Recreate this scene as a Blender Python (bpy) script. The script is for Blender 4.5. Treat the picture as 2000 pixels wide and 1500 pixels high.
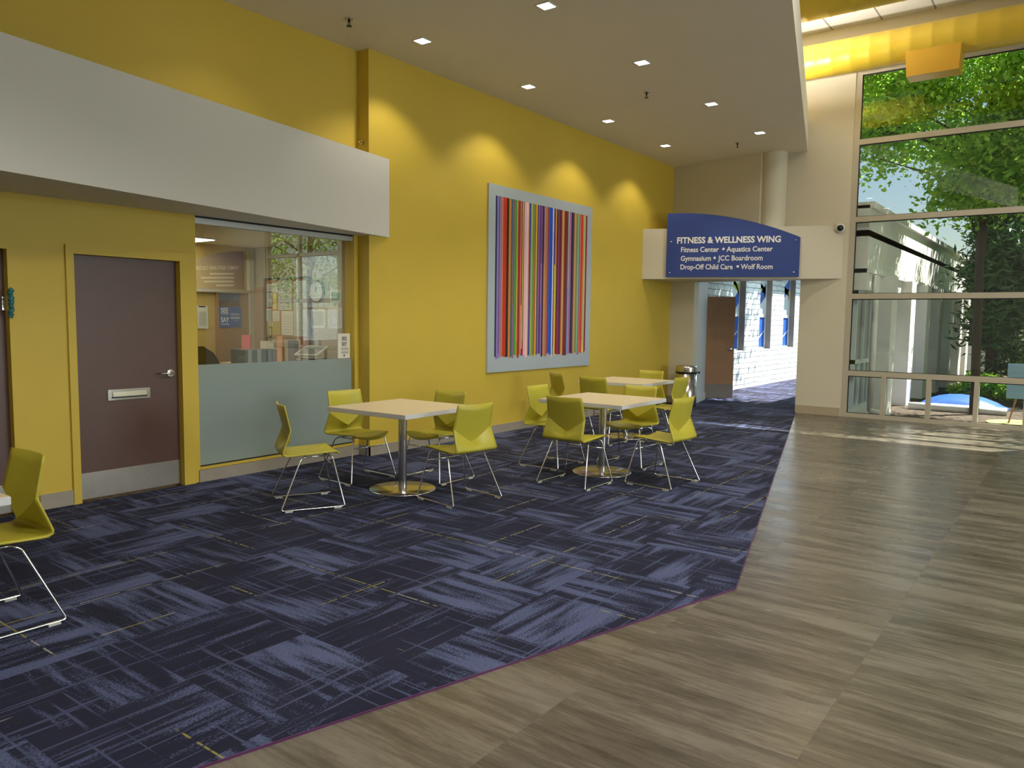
import bpy, bmesh, math, random
from mathutils import Vector, Matrix
PI = math.pi
sc = bpy.context.scene
for o in list(bpy.data.objects): bpy.data.objects.remove(o)
C = sc.collection

# ------------------------------------------------------------ camera
cam_d = bpy.data.cameras.new('camera'); cam = bpy.data.objects.new('camera', cam_d); C.objects.link(cam)
cam_d.sensor_width = 36.0; cam_d.lens = 1492.86/2000*36
cam_d.clip_end = 200
R_ = Vector((0.59899932, -0.80065366, 0.01239053)); U_ = Vector((0.06001344, 0.06031772, 0.9963735)); F_ = Vector((0.79849747, 0.59608345, -0.08418025))
m = Matrix((R_, U_, -F_)).transposed().to_4x4(); m.translation = (0, 0, 1.53)
cam.matrix_world = m
sc.camera = cam

# ------------------------------------------------------------ world, sun, exposure
SUN = Vector((0.476, -0.38, 1.0)).normalized()
w = bpy.data.worlds.new('sky'); sc.world = w; w.use_nodes = True
nt = w.node_tree; nt.nodes.clear()
sky = nt.nodes.new('ShaderNodeTexSky'); sky.sky_type = 'NISHITA'; sky.sun_disc = False
sky.sun_elevation = math.asin(SUN.z); sky.sun_rotation = math.atan2(SUN.x, SUN.y)
sky.air_density = 1.3; sky.dust_density = 0.6; sky.ozone_density = 1.5
bg = nt.nodes.new('ShaderNodeBackground'); bg.inputs[1].default_value = 0.11
wo = nt.nodes.new('ShaderNodeOutputWorld')
nt.links.new(sky.outputs[0], bg.inputs[0]); nt.links.new(bg.outputs[0], wo.inputs[0])
sl = bpy.data.lights.new('sun', 'SUN'); sl.energy = 20.0; sl.angle = 0.009; sl.color = (1, 0.95, 0.86)
so = bpy.data.objects.new('sun', sl); C.objects.link(so); so.rotation_euler = SUN.to_track_quat('Z', 'Y').to_euler(); so.location = (20, -20, 40)
sc.view_settings.view_transform = 'Standard'; sc.view_settings.look = 'None'
sc.view_settings.exposure = 0.0; sc.view_settings.gamma = 1.0
sc.view_settings.use_curve_mapping = False
DOWN_W = 62.0        # each downlight
HALL_FILL_W = 150.0        # each unseen fill panel added to the high hall ceiling
BOUNCE_FILL_W = 170.0       # added upward fill, stands in for sun bounced off the floor
DAY_FILL_W = 480.0        # added fill behind an unseen window across the hall

def area(name, loc, size, power, color=(1, .97, .93), rot=(0, 0, 0), sy=None, spread=PI):
    l = bpy.data.lights.new(name, 'AREA'); l.energy = power; l.color = color
    l.shape = 'RECTANGLE'; l.size = size; l.size_y = sy or size; l.spread = spread
    o = bpy.data.objects.new(name, l); C.objects.link(o); o.location = loc; o.rotation_euler = rot
    return o
def spot(name, loc, power, deg, blend, color=(1, .91, .76), rad=.06, parent=None):
    l = bpy.data.lights.new(name, 'SPOT'); l.energy = power; l.color = color; l.spot_size = math.radians(deg); l.spot_blend = blend
    l.shadow_soft_size = rad
    o = bpy.data.objects.new(name, l); C.objects.link(o); o.location = loc; o.parent = parent
    return o

# ------------------------------------------------------------ materials
class N:
    """small expression wrapper over shader math nodes"""
    def __init__(s, nt, sock): s.nt, s.s = nt, sock
    def op(s, o, b=None, c=None):
        n = s.nt.nodes.new('ShaderNodeMath'); n.operation = o
        for i, v in enumerate((s, b, c)):
            if v is None: continue
            if isinstance(v, N): s.nt.links.new(v.s, n.inputs[i])
            else: n.inputs[i].default_value = v
        return N(s.nt, n.outputs[0])
    def __add__(s, b): return s.op('ADD', b)
    def __sub__(s, b): return s.op('SUBTRACT', b)
    def __mul__(s, b): return s.op('MULTIPLY', b)
    def __truediv__(s, b): return s.op('DIVIDE', b)
def new_mat(name):
    m = bpy.data.materials.new(name); m.use_nodes = True
    return m, m.node_tree, m.node_tree.nodes['Principled BSDF']
def coords(nt):
    t = nt.nodes.new('ShaderNodeNewGeometry'); sp = nt.nodes.new('ShaderNodeSeparateXYZ'); nt.links.new(t.outputs['Position'], sp.inputs[0])
    return [N(nt, sp.outputs[i]) for i in range(3)]
def vec(nt, *a):
    c = nt.nodes.new('ShaderNodeCombineXYZ')
    for i, v in enumerate(a):
        if isinstance(v, N): nt.links.new(v.s, c.inputs[i])
        else: c.inputs[i].default_value = v
    return c.outputs[0]
def noise(nt, v, scale=1, detail=3, rough=.5):
    n = nt.nodes.new('ShaderNodeTexNoise'); n.inputs['Scale'].default_value = scale; n.inputs['Detail'].default_value = detail; n.inputs['Roughness'].default_value = rough
    if v is not None: nt.links.new(v, n.inputs['Vector'])
    return N(nt, n.outputs['Fac'])
def step(x, a, b):
    n = x.nt.nodes.new('ShaderNodeMapRange'); n.inputs[1].default_value = a; n.inputs[2].default_value = b
    x.nt.links.new(x.s, n.inputs[0]); return N(x.nt, n.outputs[0])
def mix(nt, f, a, b):
    n = nt.nodes.new('ShaderNodeMix'); n.data_type = 'RGBA'
    if isinstance(f, N): nt.links.new(f.s, n.inputs[0])
    else: n.inputs[0].default_value = f
    for i, v in ((6, a), (7, b)):
        if isinstance(v, tuple): n.inputs[i].default_value = (*v, 1)
        else: nt.links.new(v, n.inputs[i])
    return n.outputs[2]
def bump(nt, bsdf, h, strength=.1, dist=.01):
    b = nt.nodes.new('ShaderNodeBump'); b.inputs['Strength'].default_value = strength; b.inputs['Distance'].default_value = dist
    nt.links.new(h.s, b.inputs['Height']); nt.links.new(b.outputs[0], bsdf.inputs['Normal'])
def plain(name, col, rough=.5, metal=0, var=0, scale=8, bmp=0, spec=None):
    m, nt, b = new_mat(name)
    b.inputs['Roughness'].default_value = rough; b.inputs['Metallic'].default_value = metal
    if spec is not None: b.inputs['Specular IOR Level'].default_value = spec
    if var or bmp:
        tc = nt.nodes.new('ShaderNodeTexCoord'); n = noise(nt, tc.outputs['Object'], scale, 4)
        k = tuple(max(0, c*(1-var)) for c in col); l = tuple(min(1, c*(1+var)) for c in col)
        nt.links.new(mix(nt, n, k, l), b.inputs['Base Color'])
        if bmp: bump(nt, b, noise(nt, tc.outputs['Object'], scale*12, 2), bmp, .002)
    else: b.inputs['Base Color'].default_value = (*col, 1)
    return m
def emis(name, col, s):
    m, nt, b = new_mat(name); b.inputs['Base Color'].default_value = (*col, 1)
    b.inputs['Emission Color'].default_value = (*col, 1); b.inputs['Emission Strength'].default_value = s
    return m
def glass(name, tint=(1, 1, 1), refl=1.0, ior=1.45):
    m, nt, b = new_mat(name); nt.nodes.remove(b)
    tr = nt.nodes.new('ShaderNodeBsdfTransparent'); tr.inputs[0].default_value = (*tint, 1)
    gl = nt.nodes.new('ShaderNodeBsdfGlossy'); gl.inputs['Roughness'].default_value = 0.0; gl.inputs[0].default_value = (.95, 1, 1, 1)
    fr = nt.nodes.new('ShaderNodeFresnel'); fr.inputs[0].default_value = ior
    ge = nt.nodes.new('ShaderNodeNewGeometry'); f = N(nt, fr.outputs[0])*refl*(N(nt, ge.outputs['Backfacing'])*-1 + 1)
    f = f.op('MINIMUM', 1.0)
    mx = nt.nodes.new('ShaderNodeMixShader'); nt.links.new(f.s, mx.inputs[0]); nt.links.new(tr.outputs[0], mx.inputs[1]); nt.links.new(gl.outputs[0], mx.inputs[2])
    nt.links.new(mx.outputs[0], nt.nodes['Material Output'].inputs[0])
    return m

M = {}
M['yellow'] = plain('yellow_paint', (.61, .437, .050), .55, var=.05, scale=3, bmp=.15)
M['white_paint'] = plain('offwhite_paint', (.66, .64, .59), .6, var=.02, scale=2, bmp=.1)
M['ceiling'] = plain('ceiling_paint', (.78, .72, .60), .7, var=.02, scale=2)
M['beige'] = plain('beige_paint', (.64, .585, .44), .6, var=.02, scale=2, bmp=.1)
M['frame'] = plain('cream_window_frame', (.50, .45, .34), .4, metal=.1)
M['base'] = plain('taupe_base_tile', (.33, .29, .23), .4, var=.12, scale=7)
M['door'] = plain('maroon_door_laminate', (.105, .052, .040), .42, var=.12, scale=9)
M['steel'] = plain('brushed_steel', (.62, .60, .57), .2, metal=1, var=.06, scale=20)
M['kick'] = plain('kick_plate_steel', (.42, .38, .33), .38, metal=.9, var=.1, scale=12)
M['chrome'] = plain('chrome', (.85, .85, .86), .12, metal=1)
M['shell'] = plain('olive_chair_shell', (.46, .40, .036), .42, var=.03, scale=5)
M['top'] = plain('cream_tabletop', (.72, .60, .40), .35)
M['edge'] = plain('grey_white_edge', (.62, .62, .62), .4)
M['clear'] = plain('clear_glide', (.55, .55, .5), .2)
M['black'] = plain('black_plastic', (.012, .012, .012), .35)
M['sign'] = plain('blue_sign_face', (.045, .072, .25), .5, var=.1, scale=3, spec=.2)
M['letter'] = plain('white_lettering', (.85, .84, .78), .5)
M['wood'] = plain('tan_wood_veneer', (.32, .18, .09), .45, var=.15, scale=4)
M['lightwood'] = plain('pale_wood_veneer', (.50, .27, .08), .45, var=.1, scale=4)
M['duct'] = None
M['grey'] = plain('grey_plastic', (.25, .26, .27), .5)
M['paper'] = plain('paper', (.62, .62, .54), .7)
M['bluepaint'] = plain('pale_blue_white_paint', (.62, .66, .66), .5)
M['lamp'] = emis('lamp_diffuser', (1, .97, .9), 9)
M['rail'] = plain('aluminium_rail', (.45, .46, .46), .4, metal=.5)
M['dark'] = plain('dark_interior', (.03, .03, .035), .5)
M['glass'] = glass('clear_glass', (.93, .96, .95), 1.5, 1.5)
M['tinted_glass'] = glass('tinted_glass', (.22, .25, .26), 2.0, 1.5)
M['office_glass'] = glass('office_glass', (.90, .92, .90), 5.0, 1.5)

def mk_duct():
    m, nt, b = new_mat('yellow_duct_metal'); b.inputs['Base Color'].default_value = (.60, .42, .035, 1); b.inputs['Roughness'].default_value = .4
    x, y, z = coords(nt)
    k = (y*(1/.42) + z*.35).op('FRACT')
    ridge = step((k - .5).op('ABSOLUTE'), .47, .5)
    bump(nt, b, ridge*.3, .1, .004)
    return m
M['duct'] = mk_duct()

def mk_carpet():
    m, nt, b = new_mat('navy_streak_carpet')
    b.inputs['Roughness'].default_value = .95; b.inputs['Specular IOR Level'].default_value = .15
    x, y, z = coords(nt)
    T = .60
    tx = ((x + .13)/T).op('FLOOR'); ty = ((y + .07)/T).op('FLOOR')
    par = ((tx + ty)*.5).op('FRACT') * 2
    wn = nt.nodes.new('ShaderNodeTexWhiteNoise'); wn.noise_dimensions = '2D'; nt.links.new(vec(nt, tx, ty, 0), wn.inputs['Vector']); rnd = N(nt, wn.outputs['Value'])
    fine = noise(nt, vec(nt, x, y, 0), 90, 2, .7)
    def streak(a, c, off):
        n1 = noise(nt, vec(nt, a*1.5 + off, c*13, 0), 1, 2.5, .6)
        n2 = noise(nt, vec(nt, a*1.0 + off*3, c*3.2, 5), 1, 1, .5)
        v = n1*.62 + n2*.38 + (fine - .5)*.26 + (rnd - .5)*.09
        return step(v, .50, .60)
    sx = streak(x, y, rnd*9); sy = streak(y, x, rnd*7)
    s = sx*(par*-1 + 1) + sy*par
    thin_x = step(noise(nt, vec(nt, x*1.2, y*38, 2), 1, 1, .4), .64, .68)
    thin_y = step(noise(nt, vec(nt, y*1.2, x*38, 3), 1, 1, .4), .64, .68)
    s = s.op('MAXIMUM', thin_x*.6).op('MAXIMUM', thin_y*.6)
    dk = mix(nt, noise(nt, vec(nt, x, y, 0), 2.2, 2), (.012, .013, .027), (.027, .028, .052))
    lt = mix(nt, noise(nt, vec(nt, x, y, 1), 1.5, 2), (.070, .084, .165), (.125, .146, .260))
    base = mix(nt, s*(fine*1.0 + .35), dk, lt)
    # pale yellow dashed pin stripes
    def dash(a, c, k):
        l = step(((c*(1/.5) + k).op('FRACT') - .5).op('ABSOLUTE'), .0105, .0075)
        g = step(noise(nt, vec(nt, a*.9, (c*(1/.5) + k).op('FLOOR')*7.3, k), 1, 1, .5), .54, .57)
        d = step(noise(nt, vec(nt, a*22, c*2, 0), 1, 1, .5), .40, .5)
        return l*g*d
    d = dash(x, y, .17).op('MAXIMUM', dash(y, x, .63))
    yc = mix(nt, step(noise(nt, vec(nt, x, y, 4), 2.5, 1), .45, .5), (.30, .28, .24), (.24, .22, .06))
    nt.links.new(mix(nt, d, base, yc), b.inputs['Base Color'])
    bump(nt, b, fine, .5, .004)
    return m
M['carpet'] = mk_carpet()

def mk_tile():
    m, nt, b = new_mat('travertine_floor_tile')
    x, y, z = coords(nt)
    row = ((x - .15)/.447); rf = row.op('FLOOR')
    colv = ((y - .72)/.878); cf = colv.op('FLOOR')
    wn = nt.nodes.new('ShaderNodeTexWhiteNoise'); wn.noise_dimensions = '2D'
    xo = x + (cf*.5).op('FRACT')*.44
    row = xo/.89; rf = row.op('FLOOR')
    nt.links.new(vec(nt, rf, cf, 0), wn.inputs['Vector']); r = N(nt, wn.outputs['Value'])
    gx = ((row.op('FRACT') - .5).op('ABSOLUTE')); gy = ((colv.op('FRACT') - .5).op('ABSOLUTE'))
    grout = step(gx, .4965, .498).op('MAXIMUM', step(gy, .4965, .498))
    n1 = noise(nt, vec(nt, x*9, y*.9 + r*5, r*7), 1, 5, .62)
    n2 = noise(nt, vec(nt, x*42, y*4.5, r*3), 1, 4, .75)
    n3 = noise(nt, vec(nt, x*2.2, y*1.1, r*5), 1, 3, .6)
    v = n1*.5 + n2*.34 + n3*.16 + (r - .5)*.035
    c1 = mix(nt, step(v, .34, .56), (.056, .044, .031), (.150, .127, .094))
    c2 = mix(nt, step(v, .48, .66), c1, (.205, .180, .138))
    pits = step(noise(nt, vec(nt, x*26, y*3.2, 0), 1, 3, .65), .62, .72)*step(n3, .45, .6)
    c3 = mix(nt, pits*.7, c2, (.07, .053, .035))
    nt.links.new(mix(nt, grout*.45, c3, (.13, .105, .075)), b.inputs['Base Color'])
    ro = step(n3, .3, .7)*.14 + .20
    nt.links.new(ro.s, b.inputs['Roughness'])
    b.inputs['Specular IOR Level'].default_value = .5
    bump(nt, b, grout*-1, .2, .002)
    return m
M['tile'] = mk_tile()

def mk_panel_ceiling():
    m, nt, b = new_mat('white_ceiling_boards'); x, y, z = coords(nt)
    g = step(((y + .13)*(1/.737)).op('FRACT').op('SUBTRACT', .5).op('ABSOLUTE'), .478, .488)
    nt.links.new(mix(nt, g, (.72, .70, .66), (.25, .24, .22)), b.inputs['Base Color']); b.inputs['Roughness'].default_value = .7
    return m
M['hiceil'] = mk_panel_ceiling()

def mk_stone():
    m, nt, b = new_mat('white_painted_stone'); x, y, z = coords(nt)
    br = nt.nodes.new('ShaderNodeTexBrick')
    wob = noise(nt, vec(nt, x, z, 0), 3, 3)*.10
    nt.links.new(vec(nt, x + y*.6 + wob, z + wob*.8, 0), br.inputs['Vector'])
    br.offset = .37; br.squash = .7; br.squash_frequency = 3
    br.inputs['Color1'].default_value = (.74, .79, .80, 1); br.inputs['Color2'].default_value = (.62, .68, .70, 1); br.inputs['Mortar'].default_value = (.24, .27, .29, 1)
    br.inputs['Scale'].default_value = 1; br.inputs['Mortar Size'].default_value = .010; br.inputs['Mortar Smooth'].default_value = .4
    br.inputs['Brick Width'].default_value = .52; br.inputs['Row Height'].default_value = .125
    nt.links.new(br.outputs[0], b.inputs['Base Color']); b.inputs['Roughness'].default_value = .8
    bump(nt, b, noise(nt, vec(nt, x, y, z), 9, 4)*.5 - N(nt, br.outputs['Fac']), .9, .03)
    return m
M['stone'] = mk_stone()
M['stucco'] = plain('pale_stucco', (.78, .74, .68), .8, var=.06, scale=4)
M['greystone'] = plain('grey_brown_stone', (.22, .19, .17), .85, var=.2, scale=5)

def mk_mulch():
    m, nt, b = new_mat('bark_mulch'); x, y, z = coords(nt)
    n = noise(nt, vec(nt, x, y, 0), 14, 6, .7)
    nt.links.new(mix(nt, step(n, .35, .65), (.02, .014, .010), (.16, .11, .075)), b.inputs['Base Color']); b.inputs['Roughness'].default_value = .95
    bump(nt, b, n, 1, .05)
    return m
M['mulch'] = mk_mulch()
M['grass'] = plain('shade_grass', (.06, .12, .02), .9, var=.4, scale=10)

def mk_leaf(name, a, c, trans=.45):
    m, nt, b = new_mat(name)
    g = nt.nodes.new('ShaderNodeObjectInfo')
    tc = nt.nodes.new('ShaderNodeTexCoord'); n = noise(nt, tc.outputs['Object'], 6, 2)
    col = mix(nt, step(n, .35, .65), a, c)
    nt.links.new(col, b.inputs['Base Color']); b.inputs['Roughness'].default_value = .38
    tl = nt.nodes.new('ShaderNodeBsdfTranslucent'); nt.links.new(col, tl.inputs[0])
    ml = nt.nodes.new('ShaderNodeMixShader'); ml.inputs[0].default_value = trans
    nt.links.new(b.outputs[0], ml.inputs[1]); nt.links.new(tl.outputs[0], ml.inputs[2]); nt.links.new(ml.outputs[0], nt.nodes['Material Output'].inputs[0])
    return m
M['leaf'] = mk_leaf('broad_leaf', (.13, .34, .03), (.42, .62, .08), .6)
M['leafdark'] = mk_leaf('dark_needle', (.02, .07, .02), (.06, .15, .03), .25)
M['bark'] = plain('bark', (.05, .038, .03), .9, var=.3, scale=10)

def mk_frost():
    m, nt, b = new_mat('frosted_film')
    z = coords(nt)[2]
    b.inputs['Base Color'].default_value = (.38, .46, .43, 1); b.inputs['Roughness'].default_value = .24
    tr = nt.nodes.new('ShaderNodeBsdfTranslucent'); tr.inputs[0].default_value = (.5, .55, .52, 1)
    mx = nt.nodes.new('ShaderNodeMixShader'); mx.inputs[0].default_value = .35
    nt.links.new(b.outputs[0], mx.inputs[1]); nt.links.new(tr.outputs[0], mx.inputs[2]); nt.links.new(mx.outputs[0], nt.nodes['Material Output'].inputs[0])
    return m
M['frost'] = mk_frost()
M['metalart'] = plain('brushed_aluminium_panel', (.50, .56, .63), .35, metal=.3, var=.05, scale=2)

# ------------------------------------------------------------ mesh helpers
def obj(name, bm, mat, parent=None, smooth=False, loc=None):
    me = bpy.data.meshes.new(name); bm.normal_update(); bm.to_mesh(me); bm.free()
    for mt in (mat if isinstance(mat, (list, tuple)) else [mat]): me.materials.append(mt)
    if smooth:
        for p in me.polygons: p.use_smooth = True
    o = bpy.data.objects.new(name, me); C.objects.link(o); o.parent = parent
    if loc: o.location = loc
    return o
def thing(name, label, cat, loc=(0, 0, 0), rz=0, group=None):
    o = bpy.data.objects.new(name, None); C.objects.link(o); o.empty_display_size = .1
    o.location = loc; o.rotation_euler = (0, 0, rz); o['label'] = label; o['category'] = cat
    if group: o['group'] = group
    return o
def tag(o, label, cat, group=None, kind=None):
    o['label'] = label; o['category'] = cat
    if group: o['group'] = group
    if kind: o['kind'] = kind
    return o
def struct(o): o['kind'] = 'structure'; return o
def sempty(name, loc=(0, 0, 0)):
    o = bpy.data.objects.new(name, None); C.objects.link(o); o.location = loc; o['kind'] = 'structure'; return o
def bx(bm, x0, x1, y0, y1, z0, z1, mi=0):
    v = [bm.verts.new(p) for p in ((x0, y0, z0), (x1, y0, z0), (x1, y1, z0), (x0, y1, z0), (x0, y0, z1), (x1, y0, z1), (x1, y1, z1), (x0, y1, z1))]
    for f in ((0, 3, 2, 1), (4, 5, 6, 7), (0, 1, 5, 4), (1, 2, 6, 5), (2, 3, 7, 6), (3, 0, 4, 7)):
        bm.faces.new([v[i] for i in f]).material_index = mi
    return v
def box(name, x0, x1, y0, y1, z0, z1, mat, parent=None, bev=0):
    bm = bmesh.new(); bx(bm, x0, x1, y0, y1, z0, z1)
    if bev: bmesh.ops.bevel(bm, geom=bm.edges[:], offset=bev, segments=2, affect='EDGES')
    return obj(name, bm, mat, parent)
def boxes(name, L, mat, parent=None):
    bm = bmesh.new()
    for b in L: bx(bm, *b)
    return obj(name, bm, mat, parent)
def prism(bm, pts, z0, z1):
    a = [bm.verts.new((x, y, z0)) for x, y in pts]; b = [bm.verts.new((x, y, z1)) for x, y in pts]; n = len(pts)
    bm.faces.new(a[::-1]); bm.faces.new(b)
    for i in range(n): bm.faces.new((a[i], a[(i+1) % n], b[(i+1) % n], b[i]))
    bmesh.ops.recalc_face_normals(bm, faces=bm.faces[:])
def poly(name, pts, z0, z1, mat, parent=None):
    bm = bmesh.new(); prism(bm, pts, z0, z1); return obj(name, bm, mat, parent)
def lathe(bm, prof, n=32, c=(0, 0, 0), a0=0, a1=2*PI):
    full = abs(a1-a0-2*PI) < 1e-6; k = n if full else n+1
    rings = []
    for r, z in prof:
        if r < 1e-5: rings.append([bm.verts.new((c[0], c[1], c[2]+z))]*k)
        else: rings.append([bm.verts.new((c[0]+r*math.cos(a0+(a1-a0)*i/n), c[1]+r*math.sin(a0+(a1-a0)*i/n), c[2]+z)) for i in range(k)])
    for A, B in zip(rings, rings[1:]):
        for i in range(n):
            j = (i+1) % k
            f = []
            for v in (A[i], A[j], B[j], B[i]):
                if v not in f: f.append(v)
            if len(f) > 2:
                try: bm.faces.new(f)
                except ValueError: pass
def tube(bm, pts, r, n=10, cap=True):
    pts = [Vector(p) for p in pts]; rings = []; prev = None
    for i, p in enumerate(pts):
        t = ((pts[min(i+1, len(pts)-1)]-p).normalized() + (p-pts[max(i-1, 0)]).normalized()).normalized()
        if prev is None: a = t.orthogonal().normalized()
        else: a = (prev - t*prev.dot(t)).normalized()
        prev = a; b = t.cross(a)
        rr = r[i] if isinstance(r, (list, tuple)) else r
        rings.append([bm.verts.new(p + (a*math.cos(2*PI*k/n) + b*math.sin(2*PI*k/n))*rr) for k in range(n)])
    for A, B in zip(rings, rings[1:]):
        for k in range(n): bm.faces.new((A[k], A[(k+1) % n], B[(k+1) % n], B[k]))
    if cap: bm.faces.new(rings[0][::-1]); bm.faces.new(rings[-1])
def rounded(pts, r=.03, k=4):
    pts = [Vector(p) for p in pts]; out = [pts[0]]
    for i in range(1, len(pts)-1):
        a, b, c = pts[i-1], pts[i], pts[i+1]
        p = b + (a-b).normalized()*r; q = b + (c-b).normalized()*r
        for j in range(k+1):
            t = j/k; out.append(p*(1-t)**2 + b*2*t*(1-t) + q*t*t)
    return out + [pts[-1]]
def text_mesh(body, width=None, height=None, bold=0.0, depth=.004):
    cu = bpy.data.curves.new('t', 'FONT'); cu.body = body; cu.size = 1; cu.extrude = depth; cu.offset = bold; cu.resolution_u = 3
    o = bpy.data.objects.new('t', cu); C.objects.link(o); bpy.context.view_layer.update()
    me = bpy.data.meshes.new_from_object(o.evaluated_get(bpy.context.evaluated_depsgraph_get()))
    bpy.data.objects.remove(o)
    xs = [v.co.x for v in me.vertices]; x0, x1 = min(xs), max(xs)
    sx = (width/(x1-x0)) if width else height/.7; sy = height/.7 if height else sx
    for v in me.vertices: v.co.x = (v.co.x-x0)*sx; v.co.y *= sy
    return me
def texts(name, items, frame, mat, parent, depth=.004):
    """items (text, u, v, width, capheight, bold) placed in a frame (origin, right, up, normal); one mesh"""
    O, Rr, Uu, Nn = [Vector(a) for a in frame]; bm = bmesh.new()
    for t, u, v, wd, h, bo in items:
        me = text_mesh(t, wd, h, bo, 1)
        zz = [q.co.z for q in me.vertices]
        for q in me.vertices:
            c = q.co.copy(); q.co = O + Rr*(u+c.x) + Uu*(v+c.y) + Nn*(depth if c.z > 0 else 0)
        bm.from_mesh(me); bpy.data.meshes.remove(me)
    return obj(name, bm, mat, parent)

# ------------------------------------------------------------ shell of the room
YA, YF, XE, CZ, HZ = 6.42, 6.25, 13.3, 4.37, 6.25       # alcove wall, front wall, end wall, low ceiling, high ceiling
MY = -2.6                                               # y -> MY - y mirrors the hall
Y2 = MY - YF
EDGE = [(14.7, 4.24), (4.21, 1.50), (-4, 3.75)]         # carpet edge / fascia line
struct(box('floor', -4, 13.45, Y2-.2, YF+.3, -.12, 0, M['tile']))
carpet_pts = [(13.299, 3.874), (4.21, 1.52), (-3.999, 3.80), (-3.999, YA-.001), (5.759, YA-.001), (5.759, YF-.001), (13.299, YF-.001)]
o = poly('carpet', carpet_pts, 0, .006, M['carpet']); tag(o, 'navy carpet with blue streaks and yellow dashes, under the tables', 'carpet')
bm = bmesh.new()
for a, b in zip(carpet_pts[:2], carpet_pts[1:3]):
    d = (Vector(b)-Vector(a)).normalized(); n = Vector((d.y, -d.x))*-.004
    prism(bm, [a, b, tuple(Vector(b)+n), tuple(Vector(a)+n)], .0, .0085)
o = obj('carpet_trim', bm, plain('purple_trim', (.10, .02, .09), .5)); tag(o, 'thin purple edging strip between carpet and stone tiles', 'edging')
struct(boxes('wall_left_alcove', [(-4, 1.45, YA, YA+.15, 0, CZ), (1.45, 2.33, YA, YA+.15, 2.02, CZ), (2.33, 2.79, YA, YA+.15, 0, CZ), (2.79, 3.68, YA, YA+.15, 2.02, CZ), (3.68, 3.84, YA, YA+.15, 0, CZ),
    (3.84, 5.70, YA, YA+.15, 0, .135), (3.84, 5.70, YA, YA+.15, 2.435, CZ), (5.70, 5.76, YA, YA+.15, 0, CZ)], M['yellow']))
struct(box('wall_left', 5.76, 13.5, YF, YF+.34, 0, CZ, M['yellow']))
struct(box('wall_left_upper', -4, 13.5, YF, YF+.34, CZ+.5, HZ, M['white_paint']))
low = [(13.42, 3.90), (4.21, 1.50), (-4, 3.75), (-4, YA+.15), (13.42, YA+.15)]
struct(poly('ceiling_low', low, CZ, CZ+.5, M['ceiling']))
struct(poly('ceiling_low_right', [(x, MY-y) for x, y in low][::-1], CZ, CZ+.5, M['ceiling']))
struct(box('ceiling', -4.2, 13.6, Y2-.4, YF+.4, HZ, HZ+.1, M['hiceil']))
struct(box('wall_back', -4.2, -4, Y2-.4, YF+.4, 0, HZ, M['white_paint']))
struct(boxes('wall_right', [(-4, 0, Y2-.3, Y2, 0, CZ), (10, 13.5, Y2-.3, Y2, 0, CZ), (0, 10, Y2-.3, Y2, 0, .6), (0, 10, Y2-.3, Y2, 3.9, CZ)], M['yellow']))
w4 = bpy.data.objects.new('fill_window', None); C.objects.link(w4); w4.location = (0, Y2-.15, .6); w4['kind'] = 'structure'; bm = bmesh.new()  # unseen window, added to let fill light into the hall
for k in range(6): bx(bm, 2*k-.04*(k > 0), 2*k+.04*(k < 5), -.05, .05, 0, 3.3)
for z in (0, 1.2, 3.24): bx(bm, .0, 10, -.045, .045, z, z+.06)
obj('window_frame', bm, M['frame'], w4)
box('window_glass', .04, 9.96, -.005, .005, .06, 3.24, M['glass'], w4)
area('day_fill', (7.4, Y2-.45, 2.25), 5, DAY_FILL_W, (.90, .96, 1), (PI/2, 0, 0), 3.1)  # added side fill for the left walls, shines in through the added window
struct(box('wall_right_upper', -4, 13.5, Y2-.3, Y2, CZ, HZ, M['white_paint']))
# end wall, with entry opening (y 3.89..5.78) and storefront bays
W2 = XE+.2
end = [(XE, W2, 3.16, 3.89, 0, HZ), (XE, W2, 3.89, YF+.3, 2.26, HZ), (XE, W2, 5.78, YF+.3, 0, 2.26), (XE, W2, -1.3, 3.16, 5.56, HZ), (XE, W2, -2.6, -1.3, 0, HZ),
       (XE, W2, MY-3.16, -2.6, 5.56, HZ), (XE, W2, MY-3.89, MY-3.16, 0, HZ), (XE, W2, MY-YF-.3, MY-3.89, 0, HZ)]
struct(boxes('wall_end', end, M['beige']))
# slanted upper wall beside the column and the column itself
struct(poly('wall_end_upper', [(13.299, 6.249), (12.97, 4.52), (13.08, 4.40), (13.299, 4.40)], 3.12, CZ-.001, M['beige']))
bm = bmesh.new(); lathe(bm, [(.212, 3.121), (.212, CZ-.001)], 40, (13.15, 4.36, 0)); o = obj('column', bm, M['beige'], smooth=True)
tag(o, 'round cream column rising from the beam to the ceiling', 'column'); o['kind'] = 'structure'
# beam over the entry
BR, BL = Vector((13.3, 3.24)), Vector((12.12, 6.25))
struct(poly('trim_1', [(13.299, 3.24), (12.12, 6.249), (13.299, 6.249)], 2.26, 3.12, M['beige']))
struct(poly('trim_2', [(13.299, MY-3.24), (13.299, MY-6.249), (12.12, MY-6.249)], 2.26, 3.12, M['beige']))
# bulkhead over doors
bd = Vector((-4.05, -.75)).normalized(); a = Vector((6.06, 6.249)); e = a + bd*8.5
struct(poly('wall_bulkhead', [tuple(a), tuple(e), (e.x, YA-.001), (5.759, YA-.001), (5.759, 6.249)], 2.42, 3.27, M['white_paint']))
# baseboards
struct(boxes('baseboard_left', [(5.745, 13.29, YF-.012, YF+.001, .006, .118)], M['base']))
struct(boxes('baseboard_alcove', [(3.825, 5.757, YA-.012, YA+.001, .006, .118), (5.745, 5.76, YF-.012, YA, .006, .118), (2.49, 2.74, YA-.012, YA+.001, .006, .125)], M['base']))
struct(boxes('baseboard_end', [(XE-.013, XE+.001, 3.17, 3.885, .001, .14), (XE-.013, XE+.001, 5.79, YF, .006, .14)], plain('pier_base', (.42, .35, .24), .45)))

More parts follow.
